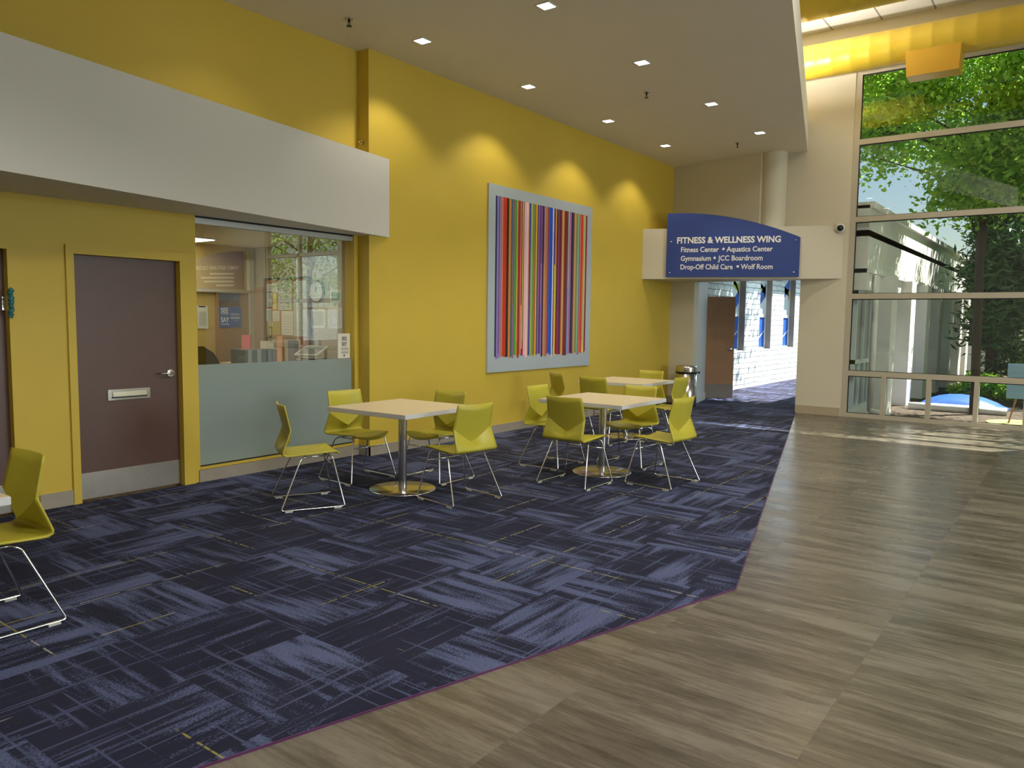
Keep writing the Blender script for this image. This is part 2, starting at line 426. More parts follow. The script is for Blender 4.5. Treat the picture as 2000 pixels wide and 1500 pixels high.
# ------------------------------------------------------------ doors
def door(nm, x0, x1, label_slot):
    D = sempty(nm, (x0, YA, 0))
    def p(name, *a, mat=None, bev=0):
        b = (a[0]-x0, a[1]-x0, a[2]-YA, a[3]-YA, a[4], a[5]); return box(name, *b, mat, D, bev)
    p('door_panel', x0+.005, x1-.005, YA+.05, YA+.094, .012, 2.0, mat=M['door'])
    p('kick_plate', x0+.012, x1-.012, YA+.046, YA+.0502, .02, .235, mat=M['kick'])
    fr = bmesh.new()
    for b in ((x0-.055, x0+.004, YA-.02, YA+.12, .006, 2.075), (x1-.004, x1+.105, YA-.02, YA+.12, .006, 2.075), (x0+.004, x1-.004, YA-.02, YA+.12, 2.003, 2.075)):
        bx(fr, b[0]-x0, b[1]-x0, b[2]-YA, b[3]-YA, b[4], b[5])
    obj('door_frame', fr, M['yellow'], D)
    if label_slot:
        h = obj('door_handle', (lambda bm: (lathe(bm, [(0, 0), (.033, 0), (.033, .012), (0, .014)], 20), bm)[1])(bmesh.new()), M['steel'], D)
        h.rotation_euler = (PI/2, 0, 0); h.location = (3.60-x0, .05, 1.02)
        bm = bmesh.new(); tube(bm, rounded([(0, 0, .01), (0, 0, .055), (-.115, 0, .058)], .02), .0095); lv = obj('lever', bm, M['steel'], h, True)
        ms = box('mail_slot', 3.05-x0, 3.41-x0, .036, .0502, .815, .905, M['steel'], D, .004)
        box('slot_flap', .035+3.05-x0, 3.375-x0, .026, .037, .845, .883, plain('slot_flap', (.62, .55, .42), .3, .8), ms, .003)
        box('slot_recess', .03+3.05-x0, 3.38-x0, .034, .0362, .832, .845, M['black'], ms)
    else:
        h = box('door_hinge', x1-x0-.03, x1-x0-.004, .03, .0502, 1.55, 1.65, M['steel'], D)
    return D
door('door_1', 2.79, 3.68, True)
door('door_2', 1.45, 2.33, False)
bm = bmesh.new(); random.seed(3)
pts = [(2.335+random.uniform(-.008, .010), YA-.03+random.uniform(-.004, .004), 1.50+i*.011) for i in range(20)]
tube(bm, pts, [.012+.008*random.random() for _ in pts], 8)
o = obj('door_hanger', bm, plain('teal_tag', (.02, .16, .17), .5, var=.5, scale=40)); tag(o, 'small teal and green ornament hanging at the far left door frame', 'door ornament')

# ------------------------------------------------------------ office window
wn = sempty('window_1', (3.84, YA, 0))
def rel(o, root):
    o.parent = root; o.matrix_parent_inverse = Matrix.Translation(-root.location); return o
def wpart(name, L, mat, root): 
    lx, ly, lz = root.location
    return boxes(name, [(a-lx, b-lx, c-ly, d-ly, e-lz, f-lz) for a, b, c, d, e, f in L], mat, root)
wpart('window_glass', [(3.845, 5.695, YA+.05, YA+.058, 1.08, 2.36)], M['office_glass'], wn)
wpart('frosted_glass', [(3.845, 5.695, YA+.05, YA+.058, .15, 1.08)], M['frost'], wn)
wpart('head_rail', [(3.84, 5.70, YA+.02, YA+.09, 2.355, 2.405)], M['rail'], wn)
wpart('gasket', [(3.84, 5.70, YA+.03, YA+.07, 2.405, 2.43), (3.84, 5.70, YA+.045, YA+.065, .135, .15)], M['black'], wn)
wpart('window_sill', [(3.84, 5.70, YA-.012, YA+.045, .122, .137)], M['yellow'], wn)

# ------------------------------------------------------------ office behind it
struct(boxes('floor_office', [(1.2, 6.0, YA+.15, 8.7, -.12, .004)], M['carpet']))
struct(boxes('ceiling_office', [(1.2, 6.0, YA+.15, 8.69, 2.41, 2.46)], M['ceiling']))
struct(boxes('wall_office_back', [(1.2, 6.2, 8.7, 8.85, 0, 2.6)], plain('office_yellow', (.50, .36, .12), .6)))
struct(boxes('wall_office_right', [(6.0, 6.15, 6.59, 8.7, 0, 2.6)], plain('office_tan', (.36, .31, .19), .6)))
struct(boxes('wall_office_left', [(1.05, 1.2, 6.57, 8.7, 0, 2.6)], M['beige']))
t = thing('office_cupboard', 'tan wooden door panel with posters on the back wall of the office', 'panel', (5.44, 8.69, 0))
box('panel', 0, .46, -.03, 0, 0.004, 1.82, M['wood'], t); box('top_rail', -.3, .46, -.045, 0, 1.82, 1.86, M['frame'], t); box('side_post', .46, .528, -.06, 0, 0.004, 2.40, M['frame'], t)
t = box('wood_panel', 6.0-.03, 6.0, 8.45, 8.64, .0041, 1.90, M['wood']); tag(t, 'narrow tan wooden panel in the office corner beside the bulletin board', 'panel')
# posters on the back wall
def sheet(name, o, r, wd, ht, mat, label, cat, items=(), tmat=None, group=None, th=.004, up=(0, 0, 1), n=None):
    """flat sheet with real thickness; o = lower left corner, r = right direction seen from its front"""
    o = Vector(o); r = Vector(r).normalized(); u = Vector(up).normalized(); nn = r.cross(u)
    t = thing(name, label, cat, o, 0, group)
    bm = bmesh.new(); vs = []
    for d in (0, th):
        vs += [bm.verts.new(r*a*wd + u*b*ht + nn*d) for a, b in ((0, 0), (1, 0), (1, 1), (0, 1))]
    for f in ((3, 2, 1, 0), (4, 5, 6, 7), (0, 1, 5, 4), (1, 2, 6, 5), (2, 3, 7, 6), (3, 0, 4, 7)): bm.faces.new([vs[i] for i in f])
    obj('backing', bm, mat, t)
    if items: texts('lettering', items, (nn*(th), r, u, nn), tmat, t, .002)
    return t
def bars(t, L, mat, r, th=.004, name='printed_lines'):
    r = Vector(r).normalized(); u = Vector((0, 0, 1)); nn = r.cross(u); bm = bmesh.new()
    for a, b, c, d in L:
        v = [bm.verts.new(r*x + u*y + nn*(th+.001*k)) for k in (0, 1) for x, y in ((a, c), (b, c), (b, d), (a, d))]
        for f in ((4, 5, 6, 7), (0, 1, 5, 4), (1, 2, 6, 5), (2, 3, 7, 6), (3, 0, 4, 7)): bm.faces.new([v[i] for i in f])
    return obj(name, bm, mat, t)
RX = (1, 0, 0)
blue = plain('poster_blue', (.02, .09, .36), .5)
t = sheet('poster', (5.475, 8.655, 1.385), RX, .305, .26, blue, 'blue SEE SAY poster on the tan wooden panel in the office', 'poster',
    [('SEE', .02, .185, .105, .06, .01), ('something', .02, .165, .105, .012, .01), ('SAY', .02, .065, .11, .065, .01), ('something', .02, .035, .11, .016, .01)], M['letter'])
bars(t, [(.155, .285, .17, .174), (.155, .285, .155, .159), (.155, .285, .125, .131), (.155, .285, .112, .117), (.22, .26, .085, .088)], M['letter'], RX)
t = sheet('poster', (5.475, 8.655, 1.652), RX, .295, .168, plain('skyline_poster', (.09, .12, .20), .5, var=.5, scale=14), 'dark skyline poster pinned above the blue poster in the office', 'poster')
random.seed(5); bars(t, [(a*.0245, a*.0245+.02, .0, .04+.045*random.random()) for a in range(12)], plain('skyline', (.10, .055, .04), .6), RX, name='skyline')
t = sheet('notice', (5.20, 8.69, 1.37), RX, .14, .28, M['paper'], 'cream printed notice hung on the yellow office wall at the left', 'notice')
bars(t, [(.02, .12, .04+k*.016, .046+k*.016) for k in range(11)], M['grey'], RX); bars(t, [(.015, .11, .262, .276)], M['black'], RX, name='clip')
# bulletin board on the right office wall (faces -x); right direction seen from front = -y
RY = (0, -1, 0)
t = thing('bulletin_board', 'cork bulletin board with black frame on the right office wall', 'bulletin board', (6.0, 8.40, 1.27))
box('cork', -.02, 0, -.86, 0, 0, .72, plain('cork', (.34, .13, .05), .8, var=.2, scale=30), t)
bmf = bmesh.new(); bx(bmf, -.03, 0, -.88, 0, .72, .745); bx(bmf, -.03, 0, -.88, -.86, 0, .72); bx(bmf, -.03, 0, 0, .03, -.1, .745); obj('frame', bmf, M['black'], t)
random.seed(11)
cols = {'w': (.60, .60, .52), 'y': (.62, .52, .10), 'g': (.42, .46, .42), 'o': (.40, .30, .04)}
for i, (y, z, wd, ht, c, lab) in enumerate([
    (.03, .56, .22, .11, 'w', 'white heading strip at the top left of the bulletin board'), (.02, .38, .11, .19, 'g', 'grey sheet below the heading strip on the bulletin board'),
    (.15, .35, .075, .20, 'y', 'narrow yellow sheet pinned on the bulletin board'), (.26, .34, .27, .37, 'g', 'large grey sheet at the top middle of the bulletin board'),
    (.01, .20, .11, .16, 'w', 'white sheet at the left edge of the bulletin board, mid height'), (.14, .20, .14, .13, 'w', 'cream sheet right of centre left on the bulletin board'),
    (.01, .03, .28, .165, 'o', 'olive poster in the lower left of the bulletin board'), (.32, .03, .23, .30, 'w', 'white picture sheet in the lower middle of the bulletin board'),
    (.56, .02, .26, .68, 'g', 'tall printed sheets down the right of the bulletin board')]):
    q = sheet('pinned_sheet', (5.979-(.003 if c != 'o' else 0), 8.40-y, 1.27+z), RY, wd, ht, plain('sheet_%d' % i, cols[c], .7), lab, 'sheet', group='sheets on the bulletin board', th=.003)
    if c in 'gw': bars(q, [(.12*wd, .88*wd, ht*(.12+k*.11), ht*(.12+k*.11)+.004) for k in range(7)], M['grey'], RY, .003)
for y, z, w_, h_ in ((.05, .08, .08, .07), (.06, -.03, .04, .09)):
    q = sheet('pinned_note', (5.972, 8.40-y-.01, 1.32+z), RY, w_, h_, plain('note_paper', (.62, .60, .38), .7), ('square' if w_ > .05 else 'narrow') + ' pale note over the olive poster on the bulletin board', 'note', th=.003)
# clock
t = thing('wall_clock', 'round white wall clock right of the bulletin board', 'clock', (6.0, 7.40, 1.835), 0)
def xdisc(bm, r0, r1, d0, d1, n=36):
    rr = [[bm.verts.new((x, r*math.cos(2*PI*i/n), r*math.sin(2*PI*i/n))) for i in range(n)] for r, x in ((r1, d0), (r1, d1), (r0, d1))]
    for A, B in zip(rr, rr[1:]):
        for i in range(n): bm.faces.new((A[i], A[(i+1) % n], B[(i+1) % n], B[i]))
    if r0 > 0: bm.faces.new(rr[2])
bm = bmesh.new(); xdisc(bm, .115, .132, 0, -.035); obj('rim', bm, M['black'], t)
bm = bmesh.new(); xdisc(bm, .112, .116, -.03, -.036); obj('dial', bm, plain('dial', (.55, .58, .52), .4), t)
for nm, ang, ln, wd in (('hour_hand', .3, .055, .008), ('minute_hand', .05, .085, .005)):
    bm = bmesh.new(); bx(bm, -.042, -.038, -wd, wd, -.01, ln); hh = obj(nm, bm, M['black'], t); hh.rotation_euler = (ang, 0, 0)
for k in range(12):
    bm = bmesh.new(); a_ = k*PI/6; bx(bm, -.041, -.037, .095*math.sin(a_)-.006, .095*math.sin(a_)+.006, .095*math.cos(a_)-.006, .095*math.cos(a_)+.006); obj('hour_mark', bm, M['black'], t)
# framed sheets on the right wall
for (y, z, wd, ht, c, lab) in ((7.17, 1.70, .19, .15, (.03, .17, .05), 'green certificate in a white frame right of the wall clock'),
                               (7.53, 1.40, .26, .23, (.36, .38, .30), 'pale picture below the wall clock'), (7.21, 1.40, .25, .24, (.50, .52, .54), 'white leaflet below the green certificate')):
    q = sheet('framed_picture', (6.0, y, z), RY, wd, ht, M['paper'], lab, 'picture', th=.008)
    bars(q, [(.02, wd-.02, .025, ht-.03)], plain('pic', c, .5, var=.4 if c[0] > .1 else 0, scale=16), RY, .008, 'picture')
# counter with clutter
t = thing('office_counter', 'office counter along the right wall piled with papers', 'counter', (5.55, 7.4, 0))
box('worktop', -.25, .44, -.70, .98, .93, .97, M['top'], t); box('base_cabinet', -.15, .44, -.68, .96, .004, .93, M['wood'], t)
random.seed(8)
for i in range(9):
    bm = bmesh.new(); s = .15; bx(bm, -s, s, -.11, .11, 0, .012)
    o = obj('magazine', bm, plain('mag_%d' % i, random.choice([(.6, .6, .6), (.12, .14, .2), (.5, .45, .4), (.2, .2, .25)]), .4)); o.location = (5.62+random.uniform(-.02, .02), 7.0+random.uniform(-.02, .02), .9705+i*.0125); o.rotation_euler = (0, 0, random.uniform(-.5, .5))
    tag(o, 'magazine in the stack on the office counter by the SEE SAY notice', 'magazine', 'magazines stacked on the office counter')
t = thing('picture_frame', 'tilted white picture frame leaning on the magazine stack', 'picture frame', (5.50, 7.02, 1.10)); t.rotation_euler = (0, 1.15, .2)
box('frame', -.004, .012, -.16, .16, 0, .24, M['paper'], t); box('picture', -.007, -.003, -.135, .135, .025, .215, M['grey'], t)
def upright(name, x, y, w_, h_, c, lab, cat, th=.03, rz=0):
    o = box(name, 0, th, -w_/2, w_/2, 0, h_, plain(name+'_mat', c, .5)); o.location = (x, y, .9705); o.rotation_euler.z = rz; tag(o, lab, cat); return o
upright('folder', 5.55, 8.22, .17, .33, (.62, .12, .17), 'pink folder standing at the left end of the office counter', 'folder')
upright('folder', 5.60, 7.62, .10, .33, (.55, .25, .10), 'orange folder standing in the middle of the office counter', 'folder')
upright('binder', 5.66, 7.48, .12, .28, (.05, .05, .08), 'dark binder standing beside the orange folder', 'binder', .06)
upright('letter_tray', 5.66, 7.95, .26, .26, (.52, .50, .42), 'cream letter tray standing behind the pink folder', 'tray', .10)
upright('brochure', 5.78, 7.22, .17, .30, (.40, .42, .46), 'grey brochure holder behind the magazine stack', 'brochure holder', .05)
upright('leaflet', 5.72, 7.33, .10, .32, (.30, .10, .08), 'red brown leaflet leaning near the brochure holder', 'leaflet', .02)
t = thing('storage_box', 'dark blue box with pale stripes behind the frosted glass', 'box', (4.55, 6.75, 0.004))
box('carton', 0, .38, 0, .25, 0, 1.185, plain('box_blue', (.05, .06, .09), .5), t)
bm = bmesh.new(); [bx(bm, x, x+.045, -.004, 0, 0, 1.185) for x in (.03, .14, .27)]; obj('stripes', bm, plain('stripe', (.30, .36, .42), .5), t)
t = sheet('window_notice', (5.50, 6.468, 1.085), RX, .17, .27, plain('notice_white', (.72, .70, .60), .6), 'white SEE SAY notice taped low in the right of the office glass', 'notice',
    [('SEE', .055, .20, .07, .035, .01), ('SAY', .055, .14, .07, .038, .01)], M['black'])
t.rotation_euler = (0, 0, 0)
bars(t, [(.05, .13, .19, .193), (.05, .13, .13, .133), (.045, .15, .105, .109), (.045, .15, .092, .096), (.045, .15, .068, .072), (.045, .15, .055, .059), (.08, .095, .02, .04)], M['black'], RX)
for lm in [M['office_glass']]: pass
# office chair
t = thing('office_chair', 'black office chair with rounded back, left in the office', 'chair', (4.50, 7.55, 0.004))
bm = bmesh.new()
for i in range(13):
    u = -1+i/6
    for j in range(9):
        v = j/8; hw = .25*math.sqrt(max(0, 1-(max(0, v-.45)/.56)**2))
        bm.verts.new((u*hw, .06*u*u*-1, .62+v*.58))
bm.verts.ensure_lookup_table()
for i in range(12):
    for j in range(8): bm.faces.new([bm.verts[k] for k in (i*9+j, (i+1)*9+j, (i+1)*9+j+1, i*9+j+1)])
bmesh.ops.solidify(bm, geom=bm.faces[:], thickness=.05); obj('backrest', bm, M['dark'], t, True)
box('seat', -.25, .25, -.45, .02, .46, .54, M['dark'], t, .03)
bm = bmesh.new(); tube(bm, [(0, -.2, .08), (0, -.2, .46)], .03); obj('pole', bm, M['black'], t)
for k in range(5):
    a_ = k*2*PI/5; bm = bmesh.new(); tube(bm, [(0, -.2, .10), (.28*math.cos(a_), -.2+.28*math.sin(a_), .05)], .022); lg = obj('leg', bm, M['black'], t)
t = thing('office_light', 'bright square ceiling lamp inside the office', 'ceiling light', (4.79, 8.36, 2.41))
box('frame', -.31, .31, -.31, .31, -.012, 0, M['white_paint'], t); box('diffuser', -.28, .28, -.28, .28, -.018, -.012, M['lamp'], t)
area('office_lamp', (4.6, 7.6, 2.38), 1.0, 17, (1, .9, .7))

# ------------------------------------------------------------ storefront glazing
def storefront(nm, y1, n, verts, extra=()):
    """y1 = left edge; n = width"""
    W_ = sempty(nm, (XE, y1, 0)); f = .045; bm = bmesh.new(); wd = n
    zs = [.0, .685, 1.955, 3.185, 4.40, 5.50]
    bx(bm, .02, .12, -.09, 0, .0, 5.56); bx(bm, .02, .12, -wd, -wd+.09, 0, 5.56)
    bx(bm, .02, .12, -wd+.09, -.09, 0, .07); bx(bm, .02, .12, -wd+.09, -.09, 5.47, 5.56)
    for z in (.68, 1.93, 3.16, 4.38): bx(bm, .02, .12, -wd+.09, -.09, z, z+.085)
    for y in verts: bx(bm, .02, .12, y-y1-.032, y-y1+.032, .07, .68)
    for y in extra: bx(bm, .02, .12, y-y1-.04, y-y1+.04, .765, 5.47)
    obj('window_frame', bm, M['frame'], W_)
    g = bmesh.new(); ed = [-.09] + [y-y1 for y in verts] + [-wd+.09]
    for a_, b_ in zip(ed, ed[1:]): bx(g, .066, .074, b_, a_, .07, .68)
    ee = [-.09] + [y-y1 for y in extra] + [-wd+.09]
    for (z0, z1) in ((.765, 1.93), (2.015, 3.16), (3.245, 4.38), (4.465, 5.47)):
        for a_, b_ in zip(ee, ee[1:]): bx(g, .066, .074, b_, a_, z0, z1)
    obj('window_glass', g, M['glass'], W_)
    gk = bmesh.new()
    for z in (.07, .765, 2.015, 3.245, 4.465): bx(gk, .05, .066, -wd+.09, -.09, z-.002, z+.008)
    for z in (.68, 1.93, 3.16, 4.38, 5.47): bx(gk, .05, .066, -wd+.09, -.09, z-.014, z)
    bx(gk, .05, .066, -.104, -.09, .07, 5.47)
    obj('gasket', gk, M['black'], W_)
storefront('window_2', 3.16, 4.46, [2.53, 1.89, 1.25, .62, 0, -.62])
storefront('window_3', -2.6, 3.16, [-3.3, -4.3, -5.1], [-4.3])

# ------------------------------------------------------------ sign on the beam
n_ = Vector((-3.01, -1.18, 0)).normalized(); r_ = Vector((1.18, -3.01, 0)).normalized()
def wing_sign(org, r, n, items, label, lines=()):
    t = thing('wing_sign', label, 'sign', org)
    u = Vector((0, 0, 1)); Wd = 2.16; prof = [(0, 0), (Wd, 0), (Wd, .645)]
    prof += [(Wd*(1-k/24), .645 + .435*(1-(1-(k/24)/.93)**2) if k/24 < .93 else 1.08) for k in range(1, 25)]
    bm = bmesh.new()
    fr = [bm.verts.new(r*a + u*b + n*.055) for a, b in prof]; bk = [bm.verts.new(r*a + u*b + n*.035) for a, b in prof]
    bm.faces.new(fr); bm.faces.new(bk[::-1])
    for i in range(len(prof)): j = (i+1) % len(prof); bm.faces.new((fr[i], bk[i], bk[j], fr[j]))
    bmesh.ops.recalc_face_normals(bm, faces=bm.faces[:]); obj('sign_panel', bm, M['sign'], t)
    if items: texts('lettering', items, (n*.055, r, u, n), M['letter'], t)
    if lines:
        bm = bmesh.new()
        for a, b, z0, z1 in lines:
            v = [bm.verts.new(r*x + u*y + n*d) for d in (.055, .058) for x, y in ((a, z0), (b, z0), (b, z1), (a, z1))]
            for f in ((4, 5, 6, 7), (0, 1, 5, 4), (1, 2, 6, 5), (2, 3, 7, 6), (3, 0, 4, 7)): bm.faces.new([v[i] for i in f])
        bmesh.ops.recalc_face_normals(bm, faces=bm.faces[:]); obj('small_text_lines', bm, M['letter'], t)
    for a, b in ((.075, .60), (.065, .075), (2.085, .60), (2.075, .075)):
        bm = bmesh.new(); q = r*a + u*b; tube(bm, [q, q+n*.066], .014, 12); obj('bolt', bm, M['chrome'], t, True)
    return t
B = lambda z: z-2.29
wing_sign(Vector((12.27, 5.865, 2.29)), r_, n_, [
    ('FITNESS & WELLNESS WING', .175, B(2.862), 1.68, .100, .030),
    ('Fitness Center', .245, B(2.713), .625, .084, .016), ('\u2022', .925, B(2.706), .042, None, .012), ('Aquatics Center', .995, B(2.713), .74, .084, .016),
    ('Gymnasium', .245, B(2.565), .50, .084, .016), ('\u2022', .785, B(2.558), .042, None, .012), ('JCC Boardroom', .86, B(2.565), .72, .084, .016),
    ('Drop-Off Child Care', .245, B(2.42), .86, .084, .016), ('\u2022', 1.165, B(2.413), .042, None, .012), ('Wolf Room', 1.235, B(2.42), .51, .084, .016)],
    'blue FITNESS & WELLNESS WING sign with curved top on the beam')
r2 = Vector((-1.18, -3.01, 0)).normalized(); n2 = Vector((-3.01, 1.18, 0)).normalized()
wing_sign(Vector((13.07, MY-3.84, 2.29)), r2, n2, [('FAMILY ARTS AND CULTURE WING', .15, .57, 1.85, .100, .030)], 'blue FAMILY ARTS AND CULTURE WING sign seen mirrored in the office glass',
    [(.3, 1.1, .42, .47), (.3, 1.4, .31, .36), (.3, 1.3, .20, .25), (.3, .9, .09, .14)])

# security camera dome on the beam end
t = thing('security_camera', 'small white dome security camera at the right end of the beam', 'camera', (13.26, 3.29, 3.07))
def rdome(t):
    bm = bmesh.new(); lathe(bm, [(0, 0), (.075, 0), (.075, .02), (.06, .04), (.05, .045)], 24); a_ = obj('housing', bm, plain('camera_white', (.7, .68, .6), .4), t, True)
    bm = bmesh.new(); lathe(bm, [(.052, .035), (.05, .055), (.038, .078), (.02, .09), (0, .094)], 24); b_ = obj('lens_dome', bm, plain('smoked_dome', (.01, .01, .012), .05), t, True)
    for q in (a_, b_): q.rotation_euler = n_.to_track_quat('Z', 'Y').to_euler()
rdome(t)

# ------------------------------------------------------------ ceiling fixtures
DX = [5.93, 7.80, 9.76, 11.62]; near = [3.97]
ordn = ['nearest', 'second nearest', 'third nearest', 'farthest']
def downlight(x, y, label, grp, power=DOWN_W, z=CZ):
    t = thing('downlight', label, 'ceiling light', (x, y, z), 0, grp)
    bm = bmesh.new(); s, q = .078, .064
    for b in ((-s, s, -s, -q), (-s, s, q, s), (-s, -q, -q, q), (q, s, -q, q)): bx(bm, *b, -.006, 0)
    obj('trim_ring', bm, M['white_paint'], t)
    box('lens', -.063, .063, -.063, .063, -.004, -.0005, M['lamp'], t)
    spot('downlight_lamp', (0, 0, -.02), power, 112, .45, parent=t)
for i, x in enumerate(DX):
    downlight(x, 5.63, '%s square downlight in the ceiling row beside the yellow wall' % ordn[i], 'square ceiling downlights')
    downlight(x, 4.09, '%s square downlight in the ceiling row away from the yellow wall' % ordn[i], 'square ceiling downlights')
for i, x in enumerate(near):
    for y in (5.63, 4.09): downlight(x, y, 'square downlight in the low ceiling above the near doors', 'square ceiling downlights', 14)
for x in (1.0, 4.9, 8.8, 12.0):  # unseen mirrored row, added for its share of the light
    downlight(x, MY-5.0, 'added unseen square downlight in the low ceiling on the far side of the hall', 'added square ceiling downlights across the hall')
for i, (x, y) in enumerate(((5.1, 5.8), (8.82, 4.55), (12.07, 4.6))):
    t = thing('sprinkler', ['ceiling sprinkler nearest the front, left of the first downlight', 'middle ceiling sprinkler between the two rows of downlights', 'ceiling sprinkler nearest the column'][i], 'sprinkler', (x, y, CZ))
    bm = bmesh.new(); lathe(bm, [(0, 0), (.04, 0), (.036, -.008), (0, -.01)], 20); obj('escutcheon', bm, M['steel'], t, True)
    bm = bmesh.new(); tube(bm, [(0, 0, -.005), (0, 0, -.035)], .012); tube(bm, rounded([(0, 0, -.03), (.018, 0, -.045), (0, 0, -.068)], .008), .0035, 6); tube(bm, rounded([(0, 0, -.03), (-.018, 0, -.045), (0, 0, -.068)], .008), .0035, 6); obj('sprinkler_body', bm, plain('dark_bronze', (.04, .03, .02), .4, .8), t)
    bm = bmesh.new(); lathe(bm, [(0, -.066), (.028, -.068), (.028, -.071), (0, -.072)], 16); obj('deflector', bm, M['black'], t)
t = thing('sprinkler', 'side sprinkler head on the yellow wall return above the bulkhead', 'sprinkler', (5.76, 6.335, 3.40))
bm = bmesh.new(); tube(bm, [(0, 0, 0), (-.03, 0, 0)], .022, 16); obj('escutcheon', bm, M['steel'], t); bm = bmesh.new(); tube(bm, [(-.03, 0, 0), (-.06, 0, 0)], .01); obj('sprinkler_body', bm, M['steel'], t)

# ------------------------------------------------------------ ducts and high ceiling
def duct(x, z, label, box_y=None):
    t = thing('air_duct', label, 'duct', (x, 0, z)); bm = bmesh.new(); r = .25; n = 40; ys = []
    y = Y2+.02; segs = []
    yy = Y2+.02
    while yy < YF-.02:
        segs.append(yy); yy += .27
    segs.append(YF-.02)
    ring = []
    for k, y in enumerate(segs):
        for dy, rr in (((0, r+.005), (.02, r)) if k < len(segs)-1 else ((0, r),)):
            if k > 0 and dy == 0: ring.append((y-.02, r))
            ring.append((y+dy, rr))
    rs = [[bm.verts.new((rr*math.cos(2*PI*i/n), y, rr*math.sin(2*PI*i/n))) for i in range(n)] for y, rr in ring]
    for A, B_ in zip(rs, rs[1:]):
        for i in range(n): bm.faces.new((A[i], A[(i+1) % n], B_[(i+1) % n], B_[i]))
    bm.faces.new(rs[0]); bm.faces.new(rs[-1][::-1]); bmesh.ops.recalc_face_normals(bm, faces=bm.faces[:])
    obj('duct_tube', bm, M['duct'], t, True)
    if box_y:
        bm = bmesh.new(); a_, b_ = box_y
        v0 = [bm.verts.new(p) for p in ((-.17, a_+.02, -.50), (.17, a_+.02, -.50), (.17, b_-.02, -.50), (-.17, b_-.02, -.50))]
        v1 = [bm.verts.new(p) for p in ((-.20, a_, -.12), (.20, a_, -.12), (.20, b_, -.12), (-.20, b_, -.12))]
        bm.faces.new(v0[::-1]); bm.faces.new(v1)
        for i in range(4): bm.faces.new((v0[i], v0[(i+1) % 4], v1[(i+1) % 4], v1[i]))
        bmesh.ops.recalc_face_normals(bm, faces=bm.faces[:]); obj('diffuser_box', bm, plain('yellow_box', (.60, .34, .03), .4), t)
    return t
duct(12.6, 5.575, 'yellow round air duct along the top of the tall window', (1.60, 2.30))
duct(10.25, 5.60, 'yellow round air duct nearer the camera at the ceiling')
for x, y in ((0, -1.3), (3.2, -1.3), (6.4, -1.3)):  # unseen panels added to light the foreground floor
    t = thing('hall_fill_panel', 'added unseen square lamp in the high hall ceiling above the camera', 'ceiling light', (x, y, HZ), 0, 'added square lamps in the high ceiling')
    box('frame', -.62, .62, -.62, .62, -.03, 0, M['white_paint'], t); box('diffuser', -.6, .6, -.6, .6, -.035, -.03, M['lamp'], t)
    area('hall_fill', (x, y, HZ-.06), 1.2, HALL_FILL_W)
t = thing('bounce_fill', 'added light bar on the low ceiling slab, standing in for bounced sun', 'bounce_fill', (11.3, 4.05, CZ+.5), 0)  # added, hidden; makes the ceiling glow of sun reflected from the floor
box('housing', -.06, .06, -.35, .35, 0, .08, M['white_paint'], t)
area('bounce_fill_lamp', (11.3, 4.05, CZ+.60), .1, BOUNCE_FILL_W, (1, .95, .85), (PI, 0, 0), .6)

# ------------------------------------------------------------ painting
t = thing('painting', 'large square painting of vertical coloured drips on the yellow wall', 'painting', (7.79, YF, .83))
box('panel', 0, 2.57, -.028, -.002, 0, 2.44, M['metalart'], t)
pal = ['1c2350', '8a7ac0', '9b83b8', 'd27f63', 'c9381c', 'c9381c', '2b2018', 'd98a4a', 'c7813e', '1d5a66', '6d6a9a', '8b6a8a', '4f9a3c', '9ccc3a', 'c8402a', '8c2f2c', 'd9544a', 'f0a898', '8c2338', 'f0b0b8', 'e8c8d0', 'f08050',
       '2c3f9a', '9cb060', '6f9a4a', '8a8a4a', 'c8401c', 'e8c83c', '4a6a7a', '6a4a7a', 'b86a9a', '5a3a8a', '9a7ac8', '1c1c3a', 'c88a5a', 'b0705a', 'a02c50', '2c6ac8', '2450b8', '2450c8', 'f0e8f0', '3c3cb0', 'c8dc5a', 'e8b03c',
       '8a3a1c', '4a2a2a', 'b02c5a', '6a1c3a', 'c88a2a', 'd9a07a', '9a3c1c', '7a2a14', '5a4a6a', '8aa0d8', 'b070a8', '2a2a4a', '6a3a4a', 'c8a060', '8a8a5a', '8ac08a', '2c80c8', 'd8603c', 'f09070', 'd8402c', 'f0a070', 'e8c870', '5a2a5a', 'a03c3c']
def lin(h): return tuple((int(h[i:i+2], 16)/255)**2.2 for i in (0, 2, 4))
bm = bmesh.new(); random.seed(21)
wds = [random.choice((.018, .024, .032, .045)) for _ in pal]; s = 2.28/sum(wds); x = .145
for i, wd in enumerate(wds):
    wd *= s; zb = .175 + random.choice((0, .02, .03, .045))
    if random.random() < .12: # a drip that ends early on top of a wider field
        pass
    bx(bm, x, x+wd+.002, -.0305, -.028, zb, 2.30, i); x += wd
xs = .16
for k in range(26):
    i = random.randrange(len(pal)); xx = random.uniform(.18, 2.38); wd = random.uniform(.006, .014); zb = random.choice((.25, .3, .4, .9, 1.2, 1.5))
    bx(bm, xx, xx+wd, -.0325, -.0305, zb, 2.30, i)
mats = [plain('drip_'+str(i), lin(h), .35) for i, h in enumerate(pal)]
obj('painted_drips', bm, mats, t)

